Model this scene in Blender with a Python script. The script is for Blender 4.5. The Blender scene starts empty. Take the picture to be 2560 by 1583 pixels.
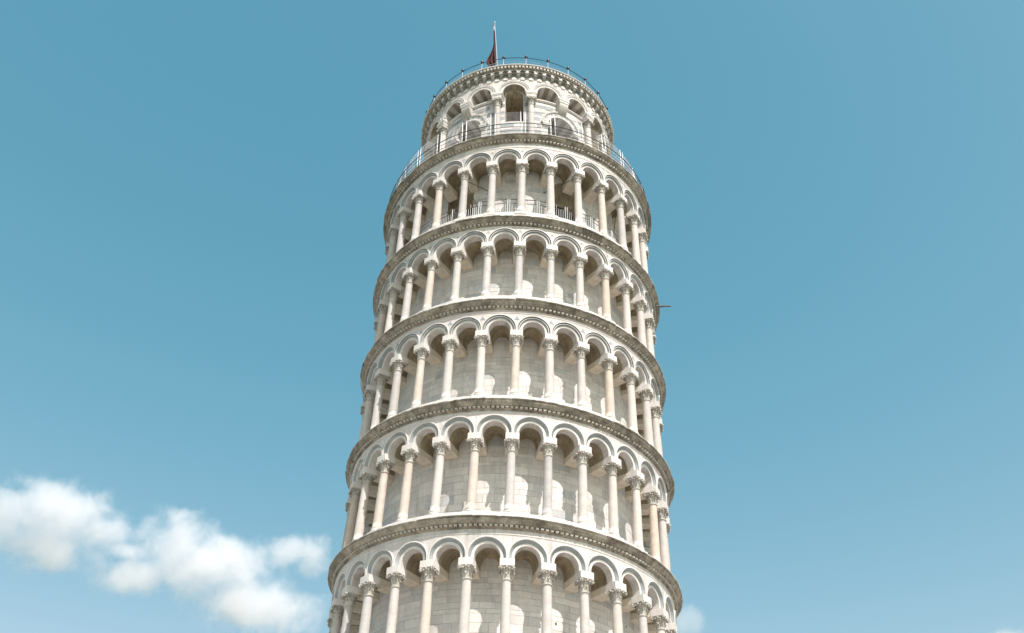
import bpy, bmesh, math, random
import numpy as np
from mathutils import Matrix, Vector, noise
random.seed(7)
R = math.radians
PI = math.pi
scene = bpy.context.scene
col = scene.collection

# ---------------------------------------------------------------- camera
CAM = (42.73917, 0.73683, -0.00337, 0.02243, 2449.11455)      # distance, pitch, roll, yaw, focal (px of a 2560 px wide frame)
def cam_axes():
    D, pit, rol, yaw, f = CAM
    fw = np.array([math.sin(yaw)*math.cos(pit), math.cos(yaw)*math.cos(pit), math.sin(pit)])
    r = np.cross(fw, [0, 0, 1]); r /= np.linalg.norm(r); u = np.cross(r, fw)
    return fw, r*math.cos(rol)+u*math.sin(rol), -r*math.sin(rol)+u*math.cos(rol)
fw, rt, up = cam_axes()
cd = bpy.data.cameras.new('camera'); cam = bpy.data.objects.new('camera', cd); col.objects.link(cam)
M = Matrix.Identity(4)
for i in range(3):
    M[i][0] = rt[i]; M[i][1] = up[i]; M[i][2] = -fw[i]
M[1][3] = -CAM[0]; M[2][3] = 1.6
cam.matrix_world = M
cd.sensor_width = 36; cd.lens = CAM[4]/2560*36; cd.clip_end = 60000
scene.camera = cam

# ---------------------------------------------------------------- the leaning frame of the tower
# every storey ring has its own measured tilt; local (radius, azimuth in degrees, height) -> world
LX, LY = 0.0267, -0.055
ax = np.array([math.tan(LX), math.tan(LY), 1.0]); ax /= np.linalg.norm(ax)
ex = np.array([1., 0, 0])-ax[0]*ax; ex /= np.linalg.norm(ex); ey = np.cross(ax, ex)
ZK = [0, 22.052, 27.601, 33.163, 38.566, 44.794, 53.095, 60]
TK = np.radians([-2.2, -2.16, -1.6, -1.21, -.76, 3.02, 1.04, 1.04])
DK = [-.07, -.068, .014, .044, .085, .064, -.137, -.137]
def W(rad, azd, z):
    rad, azd, z = np.broadcast_arrays(*[np.atleast_1d(np.asarray(v, float)) for v in (rad, azd, z)])
    az = np.radians(azd)
    zz = z+rad*np.cos(az)*np.interp(z, ZK, TK)
    p = rad[..., None]*(np.cos(az)[..., None]*ex+np.sin(az)[..., None]*ey)+zz[..., None]*ax
    p[..., 0] += np.interp(z, ZK, DK)
    return p
def W1(r, a, z): return Vector(W(r, a, z)[0])
def frame(r, a, z):
    o = W1(r, a, z); Z = (W1(r, a, z+1)-o).normalized()
    X = (W1(r+.5, a, z)-o); X = (X-Z*X.dot(Z)).normalized(); Y = Z.cross(X)
    m = Matrix.Identity(4)
    for i in range(3): m[i][0] = X[i]; m[i][1] = Y[i]; m[i][2] = Z[i]; m[i][3] = o[i]
    return m

# ---------------------------------------------------------------- sky and sun
SUN_AZ, SUN_EL = -65.0, 53.0       # in the tower's own frame
sd = math.cos(R(SUN_EL))*(math.cos(R(SUN_AZ))*ex+math.sin(R(SUN_AZ))*ey)+math.sin(R(SUN_EL))*ax
sd = Vector(sd).normalized()
wd = bpy.data.worlds.new("World"); scene.world = wd; wd.use_nodes = True
nt = wd.node_tree; nt.nodes.clear()
out = nt.nodes.new('ShaderNodeOutputWorld'); bg = nt.nodes.new('ShaderNodeBackground')
sky = nt.nodes.new('ShaderNodeTexSky'); sky.sky_type = 'NISHITA'; sky.sun_disc = False
sky.sun_elevation = math.asin(sd.z); sky.sun_rotation = math.atan2(sd.x, sd.y)
sky.altitude = 0; sky.air_density = 1.0; sky.dust_density = 1.0; sky.ozone_density = 1.0
# the air of that day: a little greener and with a stronger fall-off towards the zenith than the stock sky
sep = nt.nodes.new('ShaderNodeSeparateColor'); cmb = nt.nodes.new('ShaderNodeCombineColor')
nt.links.new(sky.outputs[0], sep.inputs[0])
def wmath(op, a, b):
    n = nt.nodes.new('ShaderNodeMath'); n.operation = op
    nt.links.new(a, n.inputs[0])
    if isinstance(b, (int, float)): n.inputs[1].default_value = b
    else: nt.links.new(b, n.inputs[1])
    return n.outputs[0]
chan = [wmath('MULTIPLY', wmath('POWER', wmath('MULTIPLY', sep.outputs[i], 1/l0), g), k) for i, (l0, g, k) in enumerate(((.79, 1.85, .665), (1.25, .88, 1.90), (2.27, .80, 2.68)))]
chan[0] = wmath('MINIMUM', chan[0], wmath('MULTIPLY', chan[1], .9))
for i in range(3): nt.links.new(chan[i], cmb.inputs[i])
nt.links.new(cmb.outputs[0], bg.inputs[0]); nt.links.new(bg.outputs[0], out.inputs[0])
bg.inputs[1].default_value = 0.10
sl = bpy.data.lights.new('sun', 'SUN'); sl.energy = 3.4; sl.angle = R(.5); sl.color = (1, .915, .86)
so = bpy.data.objects.new('sun', sl); col.objects.link(so); so.rotation_euler = sd.to_track_quat('Z', 'Y').to_euler()
scene.view_settings.view_transform = 'Standard'; scene.view_settings.look = 'None'
scene.view_settings.exposure = .88; scene.view_settings.gamma = 1; scene.view_settings.use_curve_mapping = False
scene.render.engine = 'CYCLES'
scene.cycles.max_bounces = 10; scene.cycles.diffuse_bounces = 5; scene.cycles.volume_bounces = 10
scene.cycles.volume_step_rate = .4; scene.cycles.volume_max_steps = 256
scene.cycles.use_denoising = True

# ---------------------------------------------------------------- materials
MATS = {}
def mat(name, c1, c2, rough=.75, scale=1.2, stain=None, stain_amt=.0, tone=.0, bump=.25, rnd=0, metal=0, tints=None, fine=14, speck=.5):
    m = bpy.data.materials.new(name); m.use_nodes = True; n = m.node_tree; b = n.nodes['Principled BSDF']; N = n.nodes.new; L = n.links.new
    tc = N('ShaderNodeTexCoord'); vec = tc.outputs['Object']
    if rnd:
        oi = N('ShaderNodeObjectInfo'); mm = N('ShaderNodeMath'); mm.operation = 'MULTIPLY'; mm.inputs[1].default_value = 53
        L(oi.outputs['Random'], mm.inputs[0]); ad = N('ShaderNodeVectorMath'); ad.operation = 'ADD'
        L(vec, ad.inputs[0]); L(mm.outputs[0], ad.inputs[1]); vec = ad.outputs[0]
    n1 = N('ShaderNodeTexNoise'); n1.inputs['Scale'].default_value = scale; n1.inputs['Detail'].default_value = 8; n1.inputs['Roughness'].default_value = .62
    L(vec, n1.inputs['Vector'])
    r1 = N('ShaderNodeMapRange'); r1.inputs[1].default_value = .32; r1.inputs[2].default_value = .68; L(n1.outputs[0], r1.inputs[0])
    mx = N('ShaderNodeMix'); mx.data_type = 'RGBA'; mx.inputs[6].default_value = (*c1, 1); mx.inputs[7].default_value = (*c2, 1)
    L(r1.outputs[0], mx.inputs[0]); cur = mx.outputs[2]
    if tints:
        cr = N('ShaderNodeValToRGB'); cr.color_ramp.interpolation = 'CONSTANT'; els = cr.color_ramp.elements
        els[0].color = (*tints[0][1], 1); els[0].position = 0
        els[1].color = (*tints[1][1], 1); els[1].position = tints[1][0]
        for p, c in tints[2:]:
            e = els.new(p); e.color = (*c, 1)
        L(oi.outputs['Random'], cr.inputs[0])
        x = N('ShaderNodeMix'); x.data_type = 'RGBA'; x.blend_type = 'MULTIPLY'; x.inputs[0].default_value = 1
        L(cur, x.inputs[6]); L(cr.outputs[0], x.inputs[7]); cur = x.outputs[2]
    n2 = N('ShaderNodeTexNoise'); n2.inputs['Scale'].default_value = fine; n2.inputs['Detail'].default_value = 6; n2.inputs['Roughness'].default_value = .7
    L(vec, n2.inputs['Vector'])
    r2 = N('ShaderNodeMapRange'); r2.inputs[1].default_value = .3; r2.inputs[2].default_value = .7; r2.inputs[3].default_value = 1-.28*speck; r2.inputs[4].default_value = 1+.14*speck
    L(n2.outputs[0], r2.inputs[0])
    x = N('ShaderNodeMix'); x.data_type = 'RGBA'; x.blend_type = 'MULTIPLY'; x.inputs[0].default_value = 1
    L(cur, x.inputs[6]); L(r2.outputs[0], x.inputs[7]); cur = x.outputs[2]
    if stain:
        mp = N('ShaderNodeMapping'); mp.inputs['Scale'].default_value = (2.2, 2.2, .35); L(vec, mp.inputs[0])
        n3 = N('ShaderNodeTexNoise'); n3.inputs['Scale'].default_value = 1.3; n3.inputs['Detail'].default_value = 9; n3.inputs['Roughness'].default_value = .68
        L(mp.outputs[0], n3.inputs['Vector'])
        r3 = N('ShaderNodeMapRange'); r3.inputs[1].default_value = .475; r3.inputs[2].default_value = .70; r3.inputs[3].default_value = 0; r3.inputs[4].default_value = stain_amt
        L(n3.outputs[0], r3.inputs[0])
        x = N('ShaderNodeMix'); x.data_type = 'RGBA'; x.inputs[7].default_value = (*stain, 1); L(cur, x.inputs[6]); L(r3.outputs[0], x.inputs[0]); cur = x.outputs[2]
    if tone:
        at = N('ShaderNodeAttribute'); at.attribute_name = 'tone'
        rr = N('ShaderNodeMapRange'); rr.inputs[3].default_value = 1-tone; rr.inputs[4].default_value = 1+tone*.55; L(at.outputs['Fac'], rr.inputs[0])
        x = N('ShaderNodeMix'); x.data_type = 'RGBA'; x.blend_type = 'MULTIPLY'; x.inputs[0].default_value = 1
        L(cur, x.inputs[6]); L(rr.outputs[0], x.inputs[7]); cur = x.outputs[2]
    L(cur, b.inputs['Base Color'])
    b.inputs['Roughness'].default_value = rough; b.inputs['Metallic'].default_value = metal
    if bump:
        bp = N('ShaderNodeBump'); bp.inputs['Strength'].default_value = bump; bp.inputs['Distance'].default_value = .03
        L(n2.outputs[0], bp.inputs['Height']); L(bp.outputs[0], b.inputs['Normal'])
    MATS[name] = m; return m
WH1, WH2 = (.67, .63, .61), (.53, .50, .485)
mat('marble', WH1, WH2, stain=(.26, .235, .21), stain_amt=.62, tone=.16)
mat('marble_clean', (.72, .675, .655), (.61, .575, .56), tone=.10, stain=(.4, .36, .32), stain_amt=.35)
mat('grey_marble_and_shade', (.36, .385, .40), (.26, .285, .30), tone=.15)  # real grey bands and inlays; also painted shade in mouldings
mat('pink_marble', (.63, .56, .55), (.54, .485, .48), tone=.1)
mat('shaft_marble', (.57, .53, .51), (.46, .43, .415), rnd=1, tone=.03, scale=2.5, stain=(.45, .38, .33), stain_amt=.35,
    tints=[(0, (1, 1, 1)), (.28, (1.04, .97, .90)), (.42, (.93, .95, .97)), (.56, (1.10, 1.08, 1.06)), (.72, (1.06, .95, .85)), (.80, (.86, .87, .89)), (.90, (1.0, .98, .95))])
mat('carved_marble', (.60, .57, .53), (.42, .39, .35), rnd=1, scale=5, fine=26, bump=.6, stain=(.2, .18, .15), stain_amt=.6)
mat('wall_stone', (.75, .71, .685), (.62, .585, .565), stain=(.32, .30, .285), stain_amt=.38, tone=.17, scale=.8)
mat('joint', (.50, .47, .44), (.36, .335, .31), scale=3)
mat('wall_stone_warm', (.69, .65, .64), (.57, .535, .52), stain=(.34, .29, .25), stain_amt=.45, tone=.2, scale=.9)
mat('wall_stone_grey', (.60, .60, .61), (.50, .50, .51), stain=(.27, .265, .26), stain_amt=.5, tone=.2, scale=.9)
mat('beam_stone', (.70, .625, .52), (.60, .53, .43), stain=(.36, .28, .21), stain_amt=.5, scale=1.6)
mat('patina_and_gap_shade', (.47, .42, .35), (.18, .15, .12), stain=(.07, .055, .045), stain_amt=.8, tone=.35, scale=2.4, bump=.5, speck=1.1)
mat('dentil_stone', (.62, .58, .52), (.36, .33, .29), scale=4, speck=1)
mat('weathered_shaded_marble', (.44, .43, .39), (.27, .26, .23), stain=(.12, .11, .09), stain_amt=.7, scale=2.5, speck=1)  # stained stone, darkened further for the shade in the corbel hollows
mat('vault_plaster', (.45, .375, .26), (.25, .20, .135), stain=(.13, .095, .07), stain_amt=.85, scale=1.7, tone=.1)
mat('dark_stripe', (.34, .29, .235), (.23, .20, .165), scale=3)
mat('brown_brick', (.56, .47, .34), (.36, .30, .22), scale=2.5, stain=(.05, .04, .03), stain_amt=.7, tone=.25)
mat('inner_shade', (.05, .042, .035), (.03, .025, .022))  # near-black colour standing for the shade inside openings
mat('black_metal', (.02, .024, .026), (.03, .034, .036), rough=.45, metal=0, bump=0)
mat('steel', (.50, .51, .52), (.36, .37, .38), rough=.5, metal=.3, bump=0, scale=6)
mat('dull_steel', (.17, .165, .16), (.12, .115, .11), rough=.6, metal=.2, bump=0)
mat('white_paint', (.78, .77, .75), (.66, .65, .63), rough=.45, bump=0, scale=8)
mat('flag_cloth', (.085, .002, .005), (.04, .0015, .003), rough=.8, bump=.1)
mat('flag_white', (.8, .78, .78), (.7, .7, .7), rough=.8, bump=0)
mat('lawn', (.06, .085, .04), (.09, .10, .055), scale=.3)
mat('paving', (.46, .425, .39), (.39, .36, .33), scale=.5)
mat('pole_paint', (.34, .34, .34), (.26, .26, .26), rough=.5, bump=0)
mat('rust', (.10, .07, .05), (.05, .04, .03), bump=0)

# ---------------------------------------------------------------- mesh builder
class MB:
    """collects faces; cyl=True means vertices are (radius, azimuth deg, height) in the tower's frame"""
    def __init__(s, cyl=True): s.v = []; s.f = []; s.m = []; s.t = []; s.sm = []; s.cyl = cyl; s.mats = []
    def mi(s, name):
        if name not in s.mats: s.mats.append(name)
        return s.mats.index(name)
    def face(s, pts, m, t=.5, sm=False):
        b = len(s.v); s.v += pts; s.f.append(tuple(range(b, b+len(pts)))); s.m.append(s.mi(m)); s.t.append(t); s.sm.append(sm)
    def grid(s, rows, m, t=.5, sm=False, closed=False, tf=None):
        b = len(s.v); nr = len(rows); nc = len(rows[0])
        for r in rows: s.v += r
        k = s.mi(m)
        for i in range(nr-1 + (1 if closed else 0)):
            for j in range(nc-1):
                i2 = (i+1) % nr
                s.f.append((b+i*nc+j, b+i2*nc+j, b+i2*nc+j+1, b+i*nc+j+1)); s.m.append(k); s.t.append(tf(i, j) if tf else t); s.sm.append(sm)
    def box(s, lo, hi, m, t=.5, taper=1.0):
        (a, b, c), (d, e, f) = lo, hi
        if taper != 1:
            mx, my = (a+d)/2, (b+e)/2
            q = lambda x, y: (mx+(x-mx)*taper, my+(y-my)*taper)
        else: q = lambda x, y: (x, y)
        P = [(*q(a, b), c), (*q(d, b), c), (*q(d, e), c), (*q(a, e), c), (a, b, f), (d, b, f), (d, e, f), (a, e, f)]
        base = len(s.v); s.v += P; k = s.mi(m)
        for F in ((0, 3, 2, 1), (4, 5, 6, 7), (0, 1, 5, 4), (1, 2, 6, 5), (2, 3, 7, 6), (3, 0, 4, 7)):
            s.f.append(tuple(base+i for i in F)); s.m.append(k); s.t.append(t); s.sm.append(False)
    def tube(s, path, rad, m, n=8, sm=True, cap=True, radii=None):
        """path in xyz"""
        pts = [Vector(p) for p in path]; rows = []
        ref = Vector((0, 0, 1))
        for i, p in enumerate(pts):
            d = (pts[min(i+1, len(pts)-1)]-pts[max(i-1, 0)]).normalized()
            rf = ref if abs(d.dot(ref)) < .95 else Vector((1, 0, 0))
            a = d.cross(rf).normalized(); b = d.cross(a)
            rr = radii[i] if radii else rad
            rows.append([tuple(p+(a*math.cos(2*PI*k/n)+b*math.sin(2*PI*k/n))*rr) for k in range(n+1)])
        s.grid(rows, m, sm=sm)
        if cap:
            s.face(rows[0][:-1], m); s.face(rows[-1][:-1], m)
    def lathe(s, prof, m, n=20, cx=0, cy=0, sm=True, t=.5):
        rows = [[(cx+r*math.cos(2*PI*k/n), cy+r*math.sin(2*PI*k/n), z) for r, z in prof] for k in range(n)]
        s.grid(rows, m, sm=sm, closed=True, t=t)
    def build(s, name, parent=None, mw=None, **props):
        v = np.array(s.v, float)
        if s.cyl: v = W(v[:, 0], v[:, 1], v[:, 2])
        me = bpy.data.meshes.new(name); me.from_pydata(v.tolist(), [], s.f)
        for n in s.mats: me.materials.append(MATS[n])
        me.polygons.foreach_set('material_index', s.m); me.polygons.foreach_set('use_smooth', s.sm)
        at = me.attributes.new('tone', 'FLOAT', 'FACE'); at.data.foreach_set('value', s.t)
        me.update()
        return link(name, me, parent, mw, **props)
def link(name, me, parent=None, mw=None, **props):
    o = bpy.data.objects.new(name, me); col.objects.link(o)
    if parent: o.parent = parent
    if mw is not None: o.matrix_local = mw
    for k, v in props.items(): o[k] = v
    return o
def empty(name, label, cat, group=None, loc=(0, 0, 0)):
    o = bpy.data.objects.new(name, None); col.objects.link(o); o.location = loc; o['label'] = label; o['category'] = cat
    if group: o['group'] = group
    return o
rn = random.uniform
def copy_obj(o, parent, mw=None):
    c = o.copy(); col.objects.link(c); c.parent = parent
    if mw is not None: c.matrix_local = mw
    for ch in o.children: copy_obj(ch, c)
    return c

# ---------------------------------------------------------------- ground
def disc(name, r0, r1, z, m, n=96):
    b = MB(False); b.grid([[(r*math.cos(2*PI*k/n), r*math.sin(2*PI*k/n), z) for r in (r0, r1)] for k in range(n)], m, closed=True)
    return b.build(name, kind='structure')
disc('lawn', 0, 9000, -.01, 'lawn')
disc('bounce_pavement', 8.9, 60, .0, 'paving')  # out of view; made wide and pale to bounce light up at the tower

# ---------------------------------------------------------------- the tower
tower = empty('leaning_tower', 'round leaning tower of white marble with stacked open colonnades', 'tower')
DEG = 180/PI
PH0 = -89.4                                   # azimuth of the column that faces the camera
NB = 30; STEP = 12.0
LIP = [16.5, 22.052, 27.601, 33.163, 38.566, 44.794]          # cornice edges; gallery i stands on LIP[i]
ABAC = [3.62, 3.715, 3.66, 3.64, 4.17]                         # underside of the abacus above the lip below
BASE = [.31, .32, .37, .45, .58]
RC = 7.38; RWALL = 6.2
RF = 7.60                                     # face of the arcade

def ring(b, prof, m, n=360, tones=None, a0=0, a1=360):
    cl = a1-a0 >= 360; k = n if cl else n+1
    rows = [[(r, a0+(a1-a0)*i/n, z) for r, z in prof] for i in range(k)]
    b.grid(rows, m, closed=cl, tf=tones)

def ashlar(b, r, z0, z1, m, jm, a0=-180, a1=180, bw=(.35, 1.1), bh=(.17, .42), gap=.005, openings=(), rough=.006, stripes=None):
    """courses of blocks with random widths and heights, joints set back"""
    ring(b, [(r-.02, z0), (r-.02, z1)], jm, n=int((a1-a0)), a0=a0, a1=a1) if not openings else None
    z = z0; ci = 0
    while z < z1-.02:
        h = min(rn(*bh), z1-z); bws = rn(.75, 1.35)
        if z1-z-h < .12: h = z1-z
        a = a0; ci += 1
        while a < a1-1e-6:
            w = rn(*bw)*bws/r*DEG
            if a1-a-w < bw[0]*.5/r*DEG: w = a1-a
            w = min(w, a1-a)
            g = gap/r*DEG; rr = r+rn(-rough, rough); t = min(1, max(0, random.gauss(.55, .24)))
            ns = max(1, math.ceil(w/3.2)); mm = random.choices([m, m+'_warm', m+'_grey'], (.8, .12, .08))[0]
            es = [a+g+(w-2*g)*k/ns for k in range(ns+1)]
            skip = any(z+h > o[2] and z < o[3] and a+w > o[0] and a < o[1] for o in openings)
            if not skip:
                for k in range(ns):
                    b.face([(rr, es[k], z+gap), (rr, es[k+1], z+gap), (rr, es[k+1], z+h-gap), (rr, es[k], z+h-gap)], mm, t)
                b.face([(rr, es[0], z+gap), (rr, es[0], z+h-gap), (rr-.02, es[0], z+h), (rr-.02, es[0], z)], mm, t)
                b.face([(rr, es[-1], z+gap), (rr, es[-1], z+h-gap), (rr-.02, es[-1], z+h), (rr-.02, es[-1], z)], mm, t)
                b.face([(rr, es[0], z+h-gap), (rr, es[-1], z+h-gap), (rr-.02, es[-1], z+h), (rr-.02, es[0], z+h)], mm, t)
                b.face([(rr, es[0], z+gap), (rr, es[-1], z+gap), (rr-.02, es[-1], z), (rr-.02, es[0], z)], mm, t)
            elif not any(z >= o[2]-.5 and z+h <= o[3]+.5 and a >= o[0]-.5 and a+w <= o[1]+.5 for o in openings):
                pass
            a += w
        z += h

# lower body of the tower, below the picture
b = MB(); ring(b, [(7.75, -1), (7.75, 10.9), (8.0, 10.95), (8.0, 11.05), (6.2, 11.1), (6.2, 16.2)], 'marble', n=120)
ring(b, [(7.6, 15.7), (7.6, 16.2), (6.2, 16.2)], 'marble', n=120)
b.build('base_storey', tower)

def toothed(b, n, rin, rout, z0, z1, fill, m):
    st = 360/n; rows = []; mis = False
    for k in range(n):
        a = k*st; w = st*fill/2*rn(.93, 1.05); ro = rout+rn(-.012, .006)
        if random.random() < .02: ro = rin+.015
        for aa, r in ((a-w, rin), (a-w+.01, ro), (a+w-.01, ro), (a+w, rin)):
            rows.append([(rin-.02, aa, z0), (r, aa, z0), (r, aa, z1), (rin-.02, aa, z1)])
    tn = [random.random() for _ in range(n+1)]
    f0 = len(b.m); b.grid(rows, m, closed=True, tf=lambda i, j: tn[i//4]); g = b.mi('patina_and_gap_shade')
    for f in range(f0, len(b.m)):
        if ((f-f0)//3) % 4 == 3: b.m[f] = g; b.t[f] = 0  # gaps between teeth coloured dark to stand for their shade
# ---- cornices with their dentils
def cornice(z1, zin, fl, top=False):
    b = MB()
    # body: cyma under the lip, fillets, gallery floor
    tn = [random.random() for _ in range(400)]
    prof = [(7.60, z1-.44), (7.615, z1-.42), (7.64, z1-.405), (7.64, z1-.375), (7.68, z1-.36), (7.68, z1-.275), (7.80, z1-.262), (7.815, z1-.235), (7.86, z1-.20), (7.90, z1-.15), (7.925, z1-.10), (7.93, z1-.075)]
    edges = []; a = 0
    while a < 360: edges.append(a); a += rn(6, 13)
    def tf(i, j):
        k = sum(1 for e in edges if e <= i); return tn[k]
    tfc = [tf(i, 0) for i in range(360)]
    ring(b, prof, 'patina_and_gap_shade', tones=lambda i, j: tfc[i])
    ring(b, [(7.70, z1+.10), (7.62, z1+fl), (6.0, z1+fl+.02)], 'marble', n=180)
    # lip slabs, each slightly off
    edges.append(edges[0]+360)
    for k in range(len(edges)-1):
        a0, a1 = edges[k]+.05, edges[k+1]-.05; dr = rn(-.035, .008); dz = rn(-.022, .016); t = random.random()
        n = max(3, int((a1-a0)/1.0))
        rows = []
        for i in range(n+1):
            aa = a0+(a1-a0)*i/n; chip = -.09*max(0, noise.noise(Vector((aa*1.1, z1, 0)))-.2)
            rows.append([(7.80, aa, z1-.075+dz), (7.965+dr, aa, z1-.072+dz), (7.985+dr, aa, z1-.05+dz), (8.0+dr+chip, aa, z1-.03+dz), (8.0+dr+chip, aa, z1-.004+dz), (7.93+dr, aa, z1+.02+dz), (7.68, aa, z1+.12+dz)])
        b.grid([[r[0], r[1], r[2], r[3]] for r in rows], 'patina_and_gap_shade', t=t)
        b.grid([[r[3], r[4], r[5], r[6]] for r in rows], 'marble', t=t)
        for rr in (rows[0], rows[-1]): b.face(rr, 'patina_and_gap_shade', t)
    c = b.build('cornice', tower)
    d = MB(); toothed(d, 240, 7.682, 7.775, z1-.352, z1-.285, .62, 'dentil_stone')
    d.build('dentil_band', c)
    return c
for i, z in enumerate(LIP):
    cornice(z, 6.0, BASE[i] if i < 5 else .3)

# ---- arcade of one gallery
S1 = math.radians(1)
def archbay(b, ac, zs, z1, mats, ro=.795, stilt=.12, n=22):
    """archivolt of one bay centred on azimuth ac; zs = top of abacus"""
    zc = zs+stilt
    prof = [(.796, RF), (.795, RF+.045), (.755, RF+.055), (.735, RF+.03), (.728, RF-.005), (.70, RF-.035), (.655, RF-.10), (.640, RF-.115), (.638, RF-.09), (.628, RF-.085), (.535, RF-.085), (.52, RF-.10), (.52, 7.15)]
    k = RF*S1
    gv = mats[1] == 'groove'
    if gv:
        prof = [(.796, RF), (.795, RF+.05), (.75, RF+.06), (.742, RF-.03), (.712, RF-.045), (.708, RF+.012), (.67, RF+.012), (.66, RF-.08), (.640, RF-.115), (.636, RF-.075), (.628, RF-.07), (.535, RF-.07), (.52, RF-.085), (.52, 7.15)]
    def path(rho):
        pts = [(-rho, zs), (-rho, zs+stilt*.5)]
        pts += [(-rho*math.cos(PI*i/n), zc+rho*math.sin(PI*i/n)) for i in range(n+1)]
        return pts+[(rho, zs+stilt*.5), (rho, zs)]
    P = [path(rho) for rho, _ in prof]
    nv = 7; tn = [rn(.2, 1) for _ in range(nv+1)]
    rows = [[(prof[j][1], ac+P[j][i][0]/k, P[j][i][1]) for j in range(len(prof))] for i in range(len(P[0]))]
    ni = len(rows)
    nj = len(prof)
    def sub(j0, j1, m):
        b.grid([r[j0:j1+1] for r in rows], m, tf=lambda i, j: tn[int(i/ni*nv)])
    if gv: sub(0, 2, mats[0]); sub(2, 5, 'grey_marble_and_shade'); sub(5, 6, 'marble'); sub(6, 7, 'grey_marble_and_shade')  # grey here paints the shade inside the grooves
    else: sub(0, 3, mats[0]); sub(3, 7, mats[1])
    sub(7, nj-2, mats[0]); sub(nj-2, nj-1, mats[2])

def spandrel(b, ac, zs, z1, m, n=22, stilt=.12, ro=.795, half=6.0):
    zc = zs+stilt; k = RF*S1; zt = z1-.43; t = rn(.3, .8)
    xs = [-ro*math.cos(PI*i/n) for i in range(n+1)]
    rows = [[(RF, ac+x/k, zc+math.sqrt(max(0, ro*ro-x*x))), (RF, ac+x/k, zt)] for x in xs]
    b.grid(rows, m, t=t)

def vaultbay(b, ac, zs, m, rmax=7.16, n=14):
    def row(r, h, w):
        k = r*S1; pts = [(r, ac-w/k, zs-.02)]
        for i in range(n+1):
            f = PI*i/n; pts.append((r, ac-w*math.copysign(abs(math.cos(f))**.9, math.cos(f))/k, zs+.14+h*math.sin(f)**.95))
        pts.append((r, ac+w/k, zs-.02)); return pts
    rs = [rmax, 6.85, 6.5, 6.15]
    rows = [row(r, .60-.02*i, r*math.sin(R(6))-.258) for i, r in enumerate(rs)]
    b.grid(rows, m, t=rn(.2, .9), sm=True)
    # step between the arch soffit and the vault
    k = rmax*S1; kk = RF*S1
    inner = [(-.52, zs), (-.52, zs+.06)]+[(-.52*math.cos(PI*i/(n-2)), zs+.12+.52*math.sin(PI*i/(n-2))) for i in range(n-1)]+[(.52, zs+.06)]
    inner = [(-.52, zs-.0)]+[(-.52*math.cos(PI*i/n), zs+.12+.52*math.sin(PI*i/n)) for i in range(n+1)]+[(.52, zs)]
    b.grid([[(rmax-.01, ac+x/kk, z) for x, z in inner], rows[0]], m, t=.5)

# ---- carved capital, abacus with its beam, base and shaft (local frame: x outward, y sideways, z up)
def capital_mb(seed, h=.50, r0=.172, s=1.0):
    random.seed(seed); b = MB(False)
    b.lathe([(r0*.98, -.05), (r0+.035, -.04), (r0+.04, -.015), (r0+.01, 0), (r0, .01), (r0+.005, h*.3), (r0+.03, h*.6), (r0+.085, h*.88), (r0+.10, h*.9)], 'carved_marble', n=16)
    m = 'carved_marble'
    def leaf(a, z0, lh, w, out, r):
        ca, sa = math.cos(a), math.sin(a); rows = []
        for i in range(7):
            t = i/6; rr = r+.015+out*(t**2.2); z = z0+lh*(math.sin(t*PI*.62)/math.sin(PI*.62) if t < 1 else 1)-(.045 if i == 6 else 0)
            ww = w*(1-.55*t**3)*(.8+.3*math.sin(t*PI)); c = .02*(1-t)
            rows.append([(rr*ca-o*sa-(c*abs(o/ww if ww else 0))*ca, rr*sa+o*ca-(c*abs(o/ww if ww else 0))*sa, z) for o in (-ww, -ww*.5, 0, ww*.5, ww)])
        b.grid(rows, m, sm=True)
        b.grid([[(x-.02*ca, y-.02*sa, z-.01) for x, y, z in r_] for r_ in rows], m, sm=True)
    for k in range(8): leaf(k*PI/4+rn(-.05, .05), .0, h*.42, .06, .075+rn(-.01, .02), r0)
    for k in range(8): leaf(k*PI/4+PI/8, h*.22, h*.48, .055, .09+rn(-.01, .02), r0+.01)
    for k in range(4):                     # corner volutes
        a = k*PI/2+PI/4; d = r0+.165; cx, cy = d*math.cos(a)*1.06, d*math.sin(a)*1.06
        for sgn in (-1, 1):
            ox, oy = -math.sin(a)*sgn*.035, math.cos(a)*sgn*.035
            pts = []
            for i in range(12):
                t = i/11; ang = t*PI*2.2; q = .075*(1-.72*t)
                pts.append((cx+ox-math.cos(a)*q*math.cos(ang)*1.0, cy+oy-math.sin(a)*q*math.cos(ang), h*.80+q*math.sin(ang)))
            b.tube(pts, .026, m, n=5)
        b.lathe([(.0, h*.72), (.045, h*.76), (.05, h*.82), (.02, h*.88), (0, h*.885)], m, n=8, cx=cx*.93, cy=cy*.93)
    for k in range(4):                     # fleuron and small scrolls in the middle of each side
        a = k*PI/2; d = r0+.115
        b.lathe([(0, h*.78), (.045, h*.82), (.05, h*.9), (.02, h*.96), (0, h*.97)], m, n=7, cx=d*math.cos(a), cy=d*math.sin(a))
        for sgn in (-1, 1):
            aa = a+sgn*.36; b.lathe([(0, h*.70), (.04, h*.74), (.035, h*.82), (0, h*.84)], m, n=6, cx=(d+.01)*math.cos(aa), cy=(d+.01)*math.sin(aa))
    q = r0+.115
    P = []
    for k in range(4):                     # concave sided top plate
        for t in np.linspace(-1, 1, 9)[:-1]:
            dd = q-.035*(1-t*t); x, y = dd, t*(q)
            a = k*PI/2; P.append((x*math.cos(a)-y*math.sin(a), x*math.sin(a)+y*math.cos(a)))
    b.grid([[(x*.97, y*.97, h*.90), (x, y, h*.92), (x, y, h)] for x, y in P], m, closed=True)
    b.face([(x*.97, y*.97, h*.90) for x, y in P], m)
    return b
CAPMESH = []
for sd_ in range(4):
    bb = capital_mb(sd_); o = bb.build('capital'); CAPMESH.append(o.data); bpy.data.objects.remove(o)
random.seed(11)
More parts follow.
